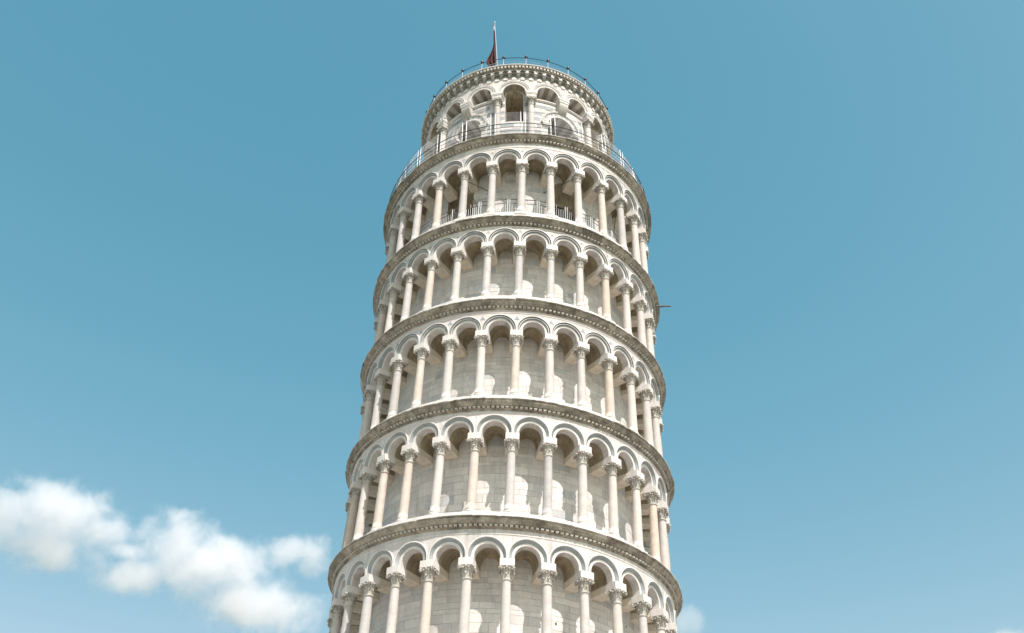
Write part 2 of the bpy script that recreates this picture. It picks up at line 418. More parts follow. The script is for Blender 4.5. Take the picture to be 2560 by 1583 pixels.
b = MB(False)                                    # base: torus, scotia, torus
b.lathe([(.20, .20), (.215, .195), (.235, .18), (.24, .165), (.225, .145), (.215, .13), (.235, .115), (.262, .085), (.272, .06), (.262, .03), (.24, .01), (.24, 0)], 'marble_clean', n=24)
b.box((-.28, -.28, -.16), (.28, .28, .0), 'marble_clean')
o = b.build('column_base'); BASEMESH = o.data; bpy.data.objects.remove(o)
def impost_mesh(profile=0):
    b = MB(False); hw = .29; L = RC-RWALL+.03
    b.box((-.285, -hw, .0), (.285, hw, .285), 'marble_clean', .6)
    hh = hw-.012
    if profile == 0:
        b.box((-L, -hh, .004), (-.285, hh, .285), 'beam_stone', .4)
    else:                                        # sculpted console ends
        rows = []
        for i in range(9):
            t = i/8; x = -.285-(L-.285)*t; z = .004-(.18*(max(0, t-.45)/.55)**.5 if t > .45 else 0)
            rows.append([(x, -hh, .285), (x, -hh, z), (x, hh, z), (x, hh, .285)])
        b.grid(rows, 'beam_stone', t=.4)
    o = b.build('impost_beam'); m = o.data; bpy.data.objects.remove(o); return m
IMP = [impost_mesh(0), impost_mesh(1)]
def shaft_mesh(h):
    b = MB(False); n = 10
    pr = []
    for i in range(n+1):
        t = i/n; pr.append((.205-.033*t-.0*t+.006*math.sin(t*PI), h*t))
    pr.insert(0, (.222, -.0)); pr.insert(1, (.218, .03))
    b.lathe(pr, 'shaft_marble', n=24)
    o = b.build('column'); m = o.data; bpy.data.objects.remove(o); return m

for g in range(5):
    z0, z1 = LIP[g], LIP[g+1]; zs = z0+ABAC[g]+.285
    capH = .50; zb = z0+BASE[g]; hs = ABAC[g]-BASE[g]-.20-capH
    sm = shaft_mesh(hs)
    # core wall
    ops = []
    b = MB()
    if g == 4:
        ops = [(-128.5, -113.4, z0, z0+4.9), (-72.6, -56.5, z0, z0+4.9), (54, 66, z0, z0+4.9)]
    if not ops:
        ring(b, [(RWALL-.02, z0+.2), (RWALL-.02, z1+.2)], 'joint', n=240)
        ashlar(b, RWALL, z0+.2, z1-.3, 'wall_stone', 'joint')
        ring(b, [(RWALL, z1-.3), (RWALL, z1+.2)], 'wall_stone', n=180)
    else:
        ed = sorted(ops); cur = ed[0][1]
        for k in range(len(ed)):
            nx = ed[(k+1) % len(ed)]; a1 = nx[0] if k < len(ed)-1 else nx[0]+360
            ring(b, [(RWALL-.02, z0+.2), (RWALL-.02, z1+.2)], 'joint', n=90, a0=cur, a1=a1)
            save = a1; ashlar(b, RWALL, z0+.2, z1-.2, 'wall_stone', 'none', a0=cur, a1=a1, openings=((999, 1000, 0, 0),), bw=(.3, .8), bh=(.16, .3))
            cur = nx[1] if k < len(ed)-1 else nx[1]+360
        for a0, a1, _, _ in ed:                  # deep stair openings with a sloping vault
            am = (a0+a1)/2; hw = (a1-a0)/2*RWALL*S1; n = 12
            rows = []
            for r, zt, ww in ((RWALL, z0+4.75, 1.0), (5.9, z0+4.5, .98), (5.4, z0+3.7, .9), (4.9, z0+2.9, .8), (4.4, z0+2.5, .7)):
                k = r*S1; w = hw*ww; zsps = zt-w*.6
                rows.append([(r, am-w/k, z0+.3)]+[(r, am-w*math.cos(PI*i/n)/k, zsps+w*.6*math.sin(PI*i/n)) for i in range(n+1)]+[(r, am+w/k, z0+.3)])
            b.grid(rows[:3], 'vault_plaster', sm=True); b.grid(rows[2:], 'inner_shade', sm=True); b.face(rows[-1], 'inner_shade')  # deep half coloured near black for the tunnel's shade
            k = RWALL*S1; top = rows[0]
            xs = top[1:-1]
            b.grid([[p, (RWALL, p[1], z1+.2)] for p in xs], 'wall_stone')
            b.face([(RWALL+.01, a0, z0+.35), (RWALL+.01, a1, z0+.35), (4.4, a1, z0+.35), (4.4, a0, z0+.35)], 'paving')
    for _ in range(4):                          # putlog holes as flat faces, their shade painted near black
        a = rn(-180, 0); z = z0+rn(.8, 3.6); w = rn(.03, .06)/RWALL*DEG; h = rn(.05, .11)
        if not any(o[0]-2 < a < o[1]+2 for o in ops): b.face([(RWALL+.009, a-w, z), (RWALL+.009, a+w, z), (RWALL+.009, a+w, z+h), (RWALL+.009, a-w, z+h)], 'inner_shade')
    b.build('core_wall', tower)
    # vaults
    b = MB()
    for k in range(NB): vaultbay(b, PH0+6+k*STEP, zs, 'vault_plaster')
    b.build('gallery_vault', tower)
    # spandrel wall
    wallm = ['marble', 'pink_marble', 'pink_marble', 'marble', 'marble'][g]
    b = MB()
    for k in range(NB):
        ac = PH0+6+k*STEP; spandrel(b, ac, zs, z1, wallm)
    # back of the pier filling above the abacus
    zt = z1-.43
    ztop = zs+.12+.83
    # string bands under the cornice
    ring(b, [(RF, ztop+.035), (RF+.02, ztop+.05), (RF+.028, ztop+.075), (RF+.02, ztop+.095), (RF+.006, ztop+.10)], 'marble_clean', n=240)
    if g in (0, 1): ring(b, [(RF+.006, ztop+.11), (RF+.006, z1-.45)], 'marble', n=240)
    # inlays
    for k in range(NB):
        ac = PH0+k*STEP; kk = RF*S1; zz = zs+.12
        def poly(pts, m, off=.004): b.face([(RF+off, ac+x/kk, zz+z) for x, z in pts], m, .5)
        if g in (1, 2):
            poly([(0, .30), (.055, .40), (0, .50), (-.055, .40)], 'marble_clean')
            for s_ in (-1, 1): poly([(s_*.02, .52), (s_*.10, .42), (s_*.33, .68), (s_*.26, .74), (s_*.08, .74)] if g == 1 else [(s_*.10, .70), (s_*.06, .58), (s_*.16, .52), (s_*.30, .70)], 'marble_clean')
            if g == 2: poly([(-.12, .50), (.12, .50), (0, .72)], 'grey_marble_and_shade', .007)
        elif g in (3, 4):
            poly([(-.15, .50), (.15, .50), (0, .73)], 'pink_marble'); poly([(-.085, .535), (.085, .535), (0, .665)], 'grey_marble_and_shade', .008)
    aw = b.build('arcade_wall', tower)
    # arches: each bay in view a piece of its own, those round the back one piece
    back = MB()
    inner = ['marble', 'marble', 'marble', 'marble', 'marble'][g]
    am = ('marble_clean', 'groove', 'marble')
    if g <= 1: am = ('marble_clean', 'grey_marble_and_shade', 'marble')  # recess under the outer ring painted grey for its shade
    for k in range(-9, 9):
        b = MB(); archbay(b, PH0+6+k*STEP, zs, z1, am); b.build('arch', aw)
    for k in range(9, 21): archbay(back, PH0+6+k*STEP, zs, z1, am, n=12)
    back.build('arch', aw, kind='stuff')
    # columns
    for k in range(-8, 9):
        a = PH0+k*STEP; hh_ = ABAC[g]-BASE[g]-.20
        m = frame(RC, a, zb+.20); o_ = m.translation.copy(); Zv = W1(RC, a, z0+ABAC[g])-o_; zsc = Zv.length/hh_
        Zn = Zv.normalized(); Xn = Vector(m.col[0][:3]); Xn = (Xn-Zn*Xn.dot(Zn)).normalized(); Yn = Zn.cross(Xn)
        for i_ in range(3): m[i_][0], m[i_][1], m[i_][2] = Xn[i_], Yn[i_], Zn[i_]*zsc
        top = frame(RC, a, z0+ABAC[g])
        q_ = rn(.96, 1.06); m = m @ Matrix.Rotation(rn(-.007, .007), 4, 'X') @ Matrix.Diagonal((q_, q_, 1, 1))
        c = link('column', sm, tower, m)
        link('column_base', BASEMESH, c, Matrix.Translation((0, 0, -.20)))
        link('capital', random.choice(CAPMESH), c, Matrix.Translation((0, 0, hs)) @ Matrix.Rotation(random.choice([0, 1, 2, 3])*PI/2, 4, 'Z'))
        link('impost_beam', IMP[1 if g == 4 else 0], c, m.inverted() @ top)
    bk = MB(False)
    for k in range(9, 22):
        a = PH0+k*STEP; m = frame(RC, a, zb)
        t = MB(False); t.lathe([(.27, 0), (.27, .08), (.2, .2), (.175, .2+hs), (.2, .22+hs), (.3, .2+hs+capH)], 'shaft_marble', n=12)
        t.box((-(RC-RWALL), -.29, hs+.7), (.285, .29, hs+.985), 'marble_clean')
        mm = [bk.mi(x) for x in t.mats]; bs = len(bk.v)
        bk.v += [tuple(m @ Vector(v)) for v in t.v]
        bk.f += [tuple(bs+i for i in f) for f in t.f]; bk.m += [mm[i] for i in t.m]; bk.t += t.t; bk.sm += t.sm
    bk.build('column', tower, kind='stuff')

# thin iron tie rods in the topmost gallery, and two iron hooks further down
def rod(r1, a1, z1_, r2, a2, z2, rad=.02, m='black_metal', name='tie_rod', par=None):
    b = MB(False); b.tube([W1(r1, a1, z1_), W1(r2, a2, z2)], rad, m, n=6); return b.build(name, par or tower)
zA = LIP[4]
for a, d in ((PH0-24-1.5, 12), (PH0+24-1.5, -12), (PH0+48, 12)):
    rod(7.15, a, zA+4.1, 6.15, a+d*1.0, zA+3.55)
rod(7.15, PH0-25.5, zA+4.1, 6.3, PH0-20, zA+2.3)
rod(7.2, PH0+50, zA+3.9, 7.2, PH0+58, zA+4.0)

# ---------------------------------------------------------------- bell chamber
Z7 = LIP[5]
RB, RBF = 5.5, 5.85               # wall, face of the upper blind arcade
PB = -93.3                        # azimuth of the middle of the narrow bay in front
def opening_outline(a, sill, spring, n=16):
    pts = [(-a, sill)]+[(-a*math.cos(PI*i/n), spring+a*math.sin(PI*i/n)) for i in range(n+1)]+[(a, sill)]
    return pts
def panel(b, r, ac, half, z0, z1, a, sill, spring, m, n=16, t=None, tf=None):
    """cylinder wall of half-width half round an arched opening of half-width a (all metres along the arc)"""
    k = r*S1; t = rn(.3, .8) if t is None else t
    P = lambda x, z: (r, ac+x/k, z)
    def wall(x0, x1, za, zb, nn=3):
        b.grid([[P(x0+(x1-x0)*i/nn, za), P(x0+(x1-x0)*i/nn, zb)] for i in range(nn+1)], m, t=t)
    if half > a: wall(-half, -a, z0, z1); wall(a, half, z0, z1)
    if sill > z0: wall(-a, a, z0, sill)
    xs = [-a*math.cos(PI*i/n) for i in range(n+1)]
    b.grid([[P(x, spring+math.sqrt(max(0, a*a-x*x))), P(x, z1)] for x in xs], m, t=t)
def reveal(b, r0, r1, ac, a, sill, spring, mats, n=18, a1=None, back='inner_shade', spring1=None, jamb='marble', nv=9, steps=1, sillface=True):
    a1 = a if a1 is None else a1; spring1 = spring if spring1 is None else spring1
    o0 = opening_outline(a, sill, spring, n); o1 = opening_outline(a1, sill, spring1, n)
    rr = [r0+(r1-r0)*i/steps for i in range(steps+1)]
    for i in range(len(o0)-1):
        for s in range(steps):
            f0, f1 = s/steps, (s+1)/steps
            def Q(o, oo, r, f): return (r, ac+(o[0]*(1-f)+oo[0]*f)/(r0*(1-f)*S1+r1*f*S1), o[1]*(1-f)+oo[1]*f)
            v = [Q(o0[i], o1[i], rr[s], f0), Q(o0[i+1], o1[i+1], rr[s], f0), Q(o0[i+1], o1[i+1], rr[s+1], f1), Q(o0[i], o1[i], rr[s+1], f1)]
            if i == 0 or i == len(o0)-2: m = jamb
            else: m = mats[int((i-1)/n*nv) % len(mats)]
            b.face(v, m, rn(.2, .9))
    k1 = r1*S1
    if back: b.face([(r1, ac+x/k1, z) for x, z in o1], back)
    k0 = r0*S1                                    # sill
    if sillface: b.face([(r0, ac-a/k0, sill), (r0, ac+a/k0, sill), (r1, ac+a1/k1, sill), (r1, ac-a1/k1, sill)], jamb)
def archring(b, r, ac, prof, spring, m, n=28, drop=0.0):
    """prof: list of (rho, dr)"""
    k = r*S1; rows = []
    if drop: rows.append([(r+dr, ac-rho/k, spring-drop) for rho, dr in prof])
    for i in range(n+1):
        f = PI*i/n; rows.append([(r+dr, ac-rho*math.cos(f)/k, spring+rho*math.sin(f)) for rho, dr in prof])
    if drop: rows.append([(r+dr, ac+rho/k, spring-drop) for rho, dr in prof])
    tn = [rn(0, 1) for _ in range(12)]
    b.grid(rows, m, tf=lambda i, j: tn[int(i/len(rows)*11)])
def toothring(b, r, ac, rho0, rho1, dr, spring, m, nt_=36, fill=.55):
    k = r*S1
    for i in range(nt_):
        f0 = PI*(i+.5-fill/2)/nt_; f1 = PI*(i+.5+fill/2)/nt_
        q = lambda rho, f, d: (r+d, ac-rho*math.cos(f)/k, spring+rho*math.sin(f))
        F = [q(rho0, f0, dr), q(rho1, f0, dr), q(rho1, f1, dr), q(rho0, f1, dr)]; G = [q(rho0, f0, 0), q(rho1, f0, 0), q(rho1, f1, 0), q(rho0, f1, 0)]
        b.face(F, m, rn(.3, 1))
        for x in range(4): b.face([F[x], F[(x+1) % 4], G[(x+1) % 4], G[x]], m, .4)

ZST = 50.80      # string course at the foot of the blind arches
ZSP = 51.0       # their spring
ZC = 52.17       # foot of the corbel table
kB = RB*S1; kF = RBF*S1; bay = 20.0
chamber = MB()
stripe = lambda ci, t: 'grey_marble_and_shade' if ci % 4 == 0 and t > .25 else ('pink_marble' if t < .3 else 'marble')
parts_open = []
for mdl in range(6):
    a_n = PB+60*mdl; a_d = a_n+30
    # narrow opening, wall face below the string and above
    hb = 10*kB
    w = MB()
    k = kB
    panel(chamber, RB-.02, a_n, 10*(RB-.02)*S1, Z7+.3, ZSP+.75, .53, 48.76, 50.99, 'marble')
    rv = MB(); reveal(rv, RB, 3.3, a_n, .52, 48.76, 50.99, ['brown_brick'], a1=.45, spring1=50.7, back='inner_shade', jamb='brown_brick', steps=4, nv=7)
    rv.build('bell_opening', tower)
    # wide low portal of the double bay
    hd = 20*(RB-.02)*S1
    panel(chamber, RB-.02, a_d, hd, Z7+.3, ZST, .89, Z7+.3, 48.8, 'marble')
    pt = MB(); reveal(pt, RB-.02, 4.2, a_d, .87, Z7+.3, 48.8, ['marble', 'dark_stripe'], a1=.80, spring1=48.75, back='inner_shade', jamb='marble', nv=9, n=27)
    archring(pt, RB-.02, a_d, [(.87, 0), (.87, .06), (.98, .06), (1.16, .05), (1.18, .09), (1.32, .09), (1.34, .05), (1.37, .05), (1.37, 0)], 48.8, 'marble_clean', n=36)
    toothring(pt, RB-.02, a_d, .99, 1.15, .068, 48.8, 'grey_marble_and_shade', 9, fill=.5)
    archring(pt, RB-.02, a_d, [(1.19, .093), (1.31, .093)], 48.8, 'grey_marble_and_shade', n=36)  # grey backing paints the shade between the portal's teeth
    toothring(pt, RB+.065, a_d, 1.20, 1.30, .05, 48.8, 'marble_clean', 46)
    for s_ in (-1, 1):                            # imposts of the portal
        kk = (RB)*S1; x0 = sorted((s_*.80, s_*1.22))
        pt.box((RB-.3, a_d+x0[0]/kk, 48.60), (RB+.12, a_d+x0[1]/kk, 48.70), 'marble_clean', .6)
        pt.box((RB-.3, a_d+x0[0]/kk, 48.70), (RB+.15, a_d+x0[1]/kk, 48.79), 'marble_clean', .8)
    pt.build('portal', tower)
# marble facing blocks between openings, a hair proud of the wall, striped
ob = []
for mdl in range(6):
    a_n = PB+60*mdl; a_d = a_n+30
    ob.append((a_n, .56, 48.6, 51.6)); ob.append((a_d, 1.30, Z7, 50.2))
z = Z7+.3; ci = 0
while z < ZST-.15:
    h = [.34, .30, .20, .32][ci % 4]; a = 0
    while a < 360:
        w = rn(.5, .95)/kB; w = min(w, 360-a)
        segs = [(a, a+w)]
        ok = True
        for (ac, hw, za, zb) in ob:
            if z+h <= za or z >= zb: continue
            if zb < 51 and z > 48.8: hw = math.sqrt(max(0, 1.36**2-(max(z, 48.8)-48.8)**2)) if z-48.8 < 1.36 else 0
            if hw <= 0: continue
            lo, hi = ac-hw/kB, ac+hw/kB
            ns = []
            for s0, s1 in segs:
                for sh in (-360, 0, 360, 720):
                    l2, h2 = lo+sh, hi+sh
                    if s1 > l2 and s0 < h2:
                        if s0 < l2: ns.append((s0, l2))
                        s0 = max(s0, h2)
                        if s0 >= s1: break
                if s0 < s1: ns.append((s0, s1))
            segs = ns
        t = rn(0, 1); mm = 'grey_marble_and_shade' if ci % 4 in (1, 3) and random.random() < .8 else ('pink_marble' if t < .35 else 'marble_clean')
        for s0, s1 in segs:
            if s1-s0 < .3: continue
            g_ = .06; n_ = max(1, math.ceil((s1-s0)/2.5))
            for q in range(n_):
                e0 = s0+g_+(s1-s0-2*g_)*q/n_; e1 = s0+g_+(s1-s0-2*g_)*(q+1)/n_
                chamber.face([(RB, e0, z+.006), (RB, e1, z+.006), (RB, e1, z+h-.006), (RB, e0, z+h-.006)], mm, t)
        a += w
    z += h; ci += 1
# plinth
ring(chamber, [(RB, Z7+.3), (RB+.12, Z7+.3), (RB+.12, Z7+.55), (RB+.04, Z7+.62), (RB-.01, Z7+.62)], 'marble', n=1) if False else None
# string course on the double bays
for mdl in range(6):
    a_d = PB+60*mdl+30
    ring(chamber, [(RB-.02, ZST-.16), (RB+.05, ZST-.15), (RB+.06, ZST-.10), (RB+.10, ZST-.08), (RB+.10, ZST-.01), (RB+.06, ZST+.0), (5.0, ZST+.02)], 'marble_clean', n=40, a0=a_d-19.6, a1=a_d+19.6)
# blind arcade above: 18 arches on the face RBF
for k in range(18):
    ac = PB+k*bay; narrow = (k % 3 == 0)
    panel(chamber, RBF, ac, 10*kF, ZSP+.0, ZC+.02, .66, ZSP, ZSP, 'marble')
    lu = MB()
    if narrow: reveal(lu, RBF, RB-.02, ac, .66, ZSP-.0, ZSP, ['dark_stripe', 'brown_brick', 'dark_stripe'], a1=.62, back=None, jamb='marble', sillface=False)
    else: reveal(lu, RBF, 5.05, ac, .66, ZSP-.12, ZSP, ['marble', 'dark_stripe'], a1=.60, back='wall_stone', jamb='marble', nv=7, n=21, sillface=False)
    archring(lu, RBF, ac, [(.66, 0), (.66, .05), (.74, .06), (.76, .03), (.80, .03), (.82, .05), (.93, .05), (.95, .085), (.99, .085), (1.0, 0)], ZSP, 'marble_clean', n=30)
    archring(lu, RBF, ac, [(.825, .053), (.905, .053)], ZSP, 'grey_marble_and_shade', n=30)  # grey backing paints the dark gaps behind the teeth
    toothring(lu, RBF+.04, ac, .82, .91, .045, ZSP, 'marble_clean', 36)
    lu.build('blind_arch', tower)
# wall closing behind the arches, under side of the face
for k in range(18):
    a_ = PB+10+bay*k; w_ = 10-.655/kF
    ring(chamber, [(RBF, ZSP), (RB-.5, ZSP)], 'marble', n=6, a0=a_-w_, a1=a_+w_)
# wall of the corbel zone
ring(chamber, [(RBF+.0, ZC), (RBF+.03, ZC+.02), (RBF+.03, ZC+.06), (RBF+.006, ZC+.08)], 'marble', n=180)
ring(chamber, [(RBF+.006, ZC+.08), (RBF+.006, ZC+.26)], 'grey_marble_and_shade', n=180)
ring(chamber, [(RBF+.006, ZC+.26), (RBF+.006, 52.75)], 'weathered_shaded_marble', n=180)
ring(chamber, [(3.2, Z7), (3.2, 52.9)], 'brown_brick', n=90)
chamber.build('chamber_wall', tower)
# ---- corbel table: 72 carved brackets carrying little arches
cb = MB()
for k in range(72):
    a = PB+2.5+5*k; kk = 6.0*S1; w = .085/kk
    rows = []
    for r, z in ((RBF+.0, ZC+.10), (RBF+.10, ZC+.13), (RBF+.17, ZC+.20), (RBF+.20, ZC+.29), (RBF+.235, ZC+.31), (RBF+.235, ZC+.36)):
        rows.append([(RBF, a-w, z), (r, a-w, z), (r, a+w, z), (RBF, a+w, z)])
    cb.grid(rows, 'weathered_shaded_marble', t=.8)
    cb.box((RBF, a-w*1.35, ZC+.36), (RBF+.25, a+w*1.35, ZC+.40), 'marble_clean', .8)
    cb.box((RBF+.01, a-w*1.5+2.5, ZC-.08), (RBF+.06, a+w*1.5+2.5, ZC+.08), 'marble_clean', .8)       # stepped block at the foot
    cb.box((RBF+.01, a-w*.55+2.5, ZC+.08), (RBF+.05, a+w*.55+2.5, ZC+.15), 'marble_clean', .8)
corb = cb.build('corbel_table', tower)
fr = MB()
for k in range(72):
    a = PB+5*k; rr = RBF+.23
    panel(fr, rr, a, 2.5*rr*S1, ZC+.40, ZC+.62, .20, ZC+.40, ZC+.40, 'marble_clean', n=8)
    reveal(fr, rr, RBF+.01, a, .20, ZC+.40, ZC+.40, ['weathered_shaded_marble'], n=8, back=None, jamb='weathered_shaded_marble')
ring(fr, [(RBF+.23, ZC+.62), (6.12, ZC+.63), (6.12, ZC+.66), (6.15, ZC+.67), (6.15, ZC+.83), (6.22, ZC+.84), (6.24, ZC+.88)], 'patina_and_gap_shade', n=360)
fr.build('corbel_frieze', corb)
# ---- crowning cornice
cc = MB()
ZR = 53.13
ring(cc, [(6.24, ZC+.88), (6.25, ZR-.06), (6.28, ZR-.05), (6.285, ZR-.01), (6.27, ZR), (6.0, ZR+.02), (0.02, ZR+.06)], 'marble_clean', n=360)
cr = cc.build('crown_cornice', tower)
d = MB(); toothed(d, 180, 6.152, 6.237, ZC+.69, ZC+.83, .60, 'dentil_stone')
d.build('dentil_band', cr)

# ---- columns, imposts of the chamber
def stack_mb(w=.36, d0=-.24, d1=.36):
    b = MB(False)
    for z0_, z1_, e in ((0, .12, -.05), (.12, .20, -.02), (.20, .32, -.01), (.32, .40, .02), (.40, .56, .045)):
        b.box((d0, -w-e, z0_+.002), (d1+e, w+e, z1_), 'marble_clean', rn(.3, .9))
    return b
random.seed(5)
hsB = 50.43-.5-(Z7+.3)-.2
smB = shaft_mesh(hsB)
o = stack_mb(.31, -.30, .24).build('entablature_block'); STK = o.data; bpy.data.objects.remove(o)
RCB = 5.70
for k in range(18):
    a = PB+10+20*k; kind = k % 3           # 0: column right of the opening, 1: hanging impost, 2: column left of the opening
    if kind == 1:
        b = MB(False); w = .30
        for z0_, z1_, e in ((.0, .14, -.02), (.14, .24, .02), (.24, .32, .03), (.32, .47, .055)): b.box((-.3, -w-e, z0_+.002), (.22+e, w+e, z1_), 'marble_clean', rn(.3, .9))
        rows = []
        for t in np.linspace(0, 1, 7):
            x = .20-.30*t**1.6; ww = w*(1-.12*t); rows.append([(-.3, -ww, -.55*t), (x, -ww, -.55*t), (x, ww, -.55*t), (-.3, ww, -.55*t)])
        b.grid(rows, 'carved_marble'); b.face(rows[-1], 'carved_marble')
        m = frame(RCB, a, 50.53)
        b.build('hanging_impost', tower, m)
    else:
        m = frame(RCB, a, Z7+.5)
        c = link('column', smB, tower, m)
        link('column_base', BASEMESH, c, Matrix.Translation((0, 0, -.2)))
        link('capital', CAPMESH[k % 4], c, Matrix.Translation((0, 0, hsB)))
        link('entablature_block', STK, c, Matrix.Translation((0, 0, hsB+.5)))

# ---------------------------------------------------------------- railings
def arc_pts(r, z, a0=0, a1=360, n=180): return [W1(r, a0+(a1-a0)*i/n, z) for i in range(n+1)]
rr = empty('roof_railing', 'low black handrail on thin posts running round the roof edge of the bell chamber', 'railing', loc=W1(0, 0, ZR))
rr_inv = Matrix.Translation(W1(0, 0, ZR)).inverted()
def tubering(zs_, r, rad, m, name, par, inv, n=6):
    b = MB(False)
    for z in zs_: b.tube(arc_pts(r, z), rad, m, n=n, cap=False)
    b.build(name, par, inv)
tubering([ZR+.82], 6.10, .022, 'black_metal', 'handrail', rr, rr_inv)
tubering([ZR+.42], 6.12, .012, 'steel', 'lower_wire', rr, rr_inv)
def post_mesh(h, knob=True, r=.017, m='steel', pm='black_metal'):
    b = MB(False); b.lathe([(0, 0), (.05, 0), (.05, .02), (r, .03), (r, h-.02)], m, n=8)
    if knob: b.lathe([(r, h-.03), (.09, h-.03), (.10, h+.04), (.06, h+.07), (.09, h+.11), (.06, h+.17), (0, h+.18)], pm, n=8)
    o = b.build('post'); me = o.data; bpy.data.objects.remove(o); return me
pm = post_mesh(.84)
for k in range(28):
    a = -86.54+k*360/28; link('post', pm, rr, rr_inv @ frame(6.12, a, ZR+.0))
tr = empty('terrace_railing', 'black triple-rail guard rail with dark posts round the terrace edge below the bell chamber', 'railing', loc=W1(0, 0, Z7))
tr_inv = Matrix.Translation(W1(0, 0, Z7)).inverted()
tubering([Z7+.95], 7.84, .024, 'black_metal', 'handrail', tr, tr_inv)
tubering([Z7+.64, Z7+.34], 7.84, .013, 'black_metal', 'lower_rail', tr, tr_inv)
pm2 = post_mesh(.95, knob=False, m='dull_steel', r=.024)
for k in range(28): link('post', pm2, tr, tr_inv @ frame(7.86, -89.0+k*360/28, Z7+.02))
# high mesh fence of fine rods between tapered white posts, in pairs
mf = empty('mesh_fence', 'tall see-through fence of fine vertical wires between paired white tapered posts behind the black railing', 'fence', loc=W1(0, 0, Z7))
mf_inv = tr_inv
b = MB(False); b.lathe([(.02, 0), (.028, .05), (.032, .6), (.042, 1.15), (.04, 1.5), (.024, 2.2), (.01, 2.3), (0, 2.31)], 'steel', n=8); o = b.build('post'); pm3 = o.data; bpy.data.objects.remove(o)
for k in range(28):
    a0 = -90.0+k*360/28+.9
    for s_ in (-1, 1): link('post', pm3, mf, mf_inv @ frame(7.45, a0+s_*.95, Z7+.12))
    b = MB(False)
    for q in range(22):
        a = a0+1.3+(360/28-2.6)*q/21; b.tube([W1(7.45, a, Z7+.15), W1(7.45, a, Z7+2.38)], .0055, 'steel', n=3, cap=False)
    for z in (Z7+2.38, Z7+.2): b.tube(arc_pts(7.45, z, a0, a0+360/28, 6), .009, 'dull_steel', n=4)
    b.build('wire_panel', mf, mf_inv)

# barrier panels in the topmost gallery
zf = zA+.60; RP = 7.0
bp_i = 0
ordn = ['leftmost', 'second from the left', 'third from the left', 'fourth from the left', 'fifth from the left', 'sixth from the left', 'seventh from the left', 'sixth from the right', 'fifth from the right', 'fourth from the right', 'third from the right', 'second from the right', 'rightmost']
b = MB(False); hwp = 6.0*RP*S1-.03; H = 1.48
fr_ = [(-hwp, .0), (hwp, .0)]
for y in (-hwp, hwp): b.tube([(0, y, -.05), (0, y, H)], .022, 'steel', n=6)
for z_ in (H, H-.28, .08): b.tube([(0, -hwp, z_), (0, hwp, z_)], .022, 'dull_steel', n=6)
o = b.build('frame'); PF = o.data; bpy.data.objects.remove(o)
b = MB(False)
for q in range(1, 12):
    y = -hwp+2*hwp*q/12; b.tube([(0, y, .08), (0, y, H-.28)], .013, 'steel', n=4, cap=False)
for q in (4, 8): b.tube([(0, -hwp+2*hwp*q/12, H-.28), (0, -hwp+2*hwp*q/12, H)], .01, 'steel', n=4, cap=False)
o = b.build('bars'); PBR = o.data; bpy.data.objects.remove(o)
for k in range(-6, 7):
    a = -88.3+.0+k*12.4
    e = empty('barrier_panel', ordn[bp_i]+' of the steel barrier panels in the topmost gallery', 'barrier', 'barrier panels in the topmost gallery')
    e.matrix_world = frame(RP, a, zf)
    link('frame', PF, e, Matrix.Identity(4)); link('bars', PBR, e, Matrix.Identity(4)); bp_i += 1

# spout at the right edge of the fifth cornice
b = MB(False); b.tube([W1(7.8, -13.2, 38.22), W1(8.5, -13.0, 38.17), W1(8.62, -13.0, 38.16)], .05, 'dull_steel', n=10, radii=[.07, .045, .04])
o = b.build('water_spout', label='thin grey metal spout poking out of the right side of the cornice', category='spout')

# flagpole and flag
p0 = W1(5.6, -103.6, ZR-.0); p1 = W1(5.6, -107.85, 58.65)
fp = empty('flagpole', 'thin white flagpole leaning left on the roof of the bell chamber', 'flagpole', loc=p0)
inv_ = Matrix.Translation(p0).inverted()
b = MB(False); b.tube([p0, p0.lerp(p1, .5), p1], .05, 'pole_paint', n=10, radii=[.034, .030, .024]); b.build('pole', fp, inv_)
b = MB(False); b.tube([p1, p1+Vector((0, 0, .07))], .06, 'steel', n=10); b.tube([p1+Vector((-.05, 0, -.1)), p1+Vector((-.19, .02, -.32))], .02, 'dull_steel', n=6); b.build('pulley', fp, inv_)
b = MB(False); b.tube([p1+Vector((-.10, 0, -.12)), p1.lerp(p0, .5)+Vector((-.13, 0, 0)), p1.lerp(p0, .97)+Vector((-.10, 0, 0))], .007, 'dull_steel', n=5); b.build('halyard', fp, inv_)
ctrl = [(58.40, -108.60, -108.30), (57.57, -108.28, -107.75), (56.45, -107.75, -106.75), (55.90, -108.36, -106.70), (55.38, -110.1, -106.15), (55.0, -112.0, -105.75), (54.72, -112.3, -105.6), (54.50, -111.2, -105.5), (54.33, -109.6, -105.6)]
zc_ = [c[0] for c in ctrl][::-1]
def cv(z, i): return float(np.interp(z, zc_, [c[i] for c in ctrl][::-1]))
rows = []; nz = 48; nx = 26
for i in range(nz+1):
    z = 58.40+(54.33-58.40)*i/nz; L_, R_ = cv(z, 1), cv(z, 2); f = min(1, max(0, (57.2-z)/2.2)); row = []
    for j in range(nx+1):
        t = j/nx; fold = math.sin(t*PI*5+z*.8)*(.16-.06*f)
        sag = -.22*math.sin(t*PI)*f
        row.append(tuple(W1(5.6+fold*(.5+.5*f)-.1, L_+(R_-L_)*t, z+sag*.3+.03*math.sin(t*9+z))))
    rows.append(row)
b = MB(False)
b.grid(rows, 'flag_cloth', sm=True)
wi = b.mi('flag_white')
for fi in range(len(b.f)):
    i, j = divmod(fi, nx)
    if (i < 5) or (i in (34, 35) and j in (20, 21)): b.m[fi] = wi
fl = b.build('flag', label='dark red flag hanging limp in folds from the flagpole above the roof', category='flag')
sol = fl.modifiers.new('thickness', 'SOLIDIFY'); sol.thickness = .01

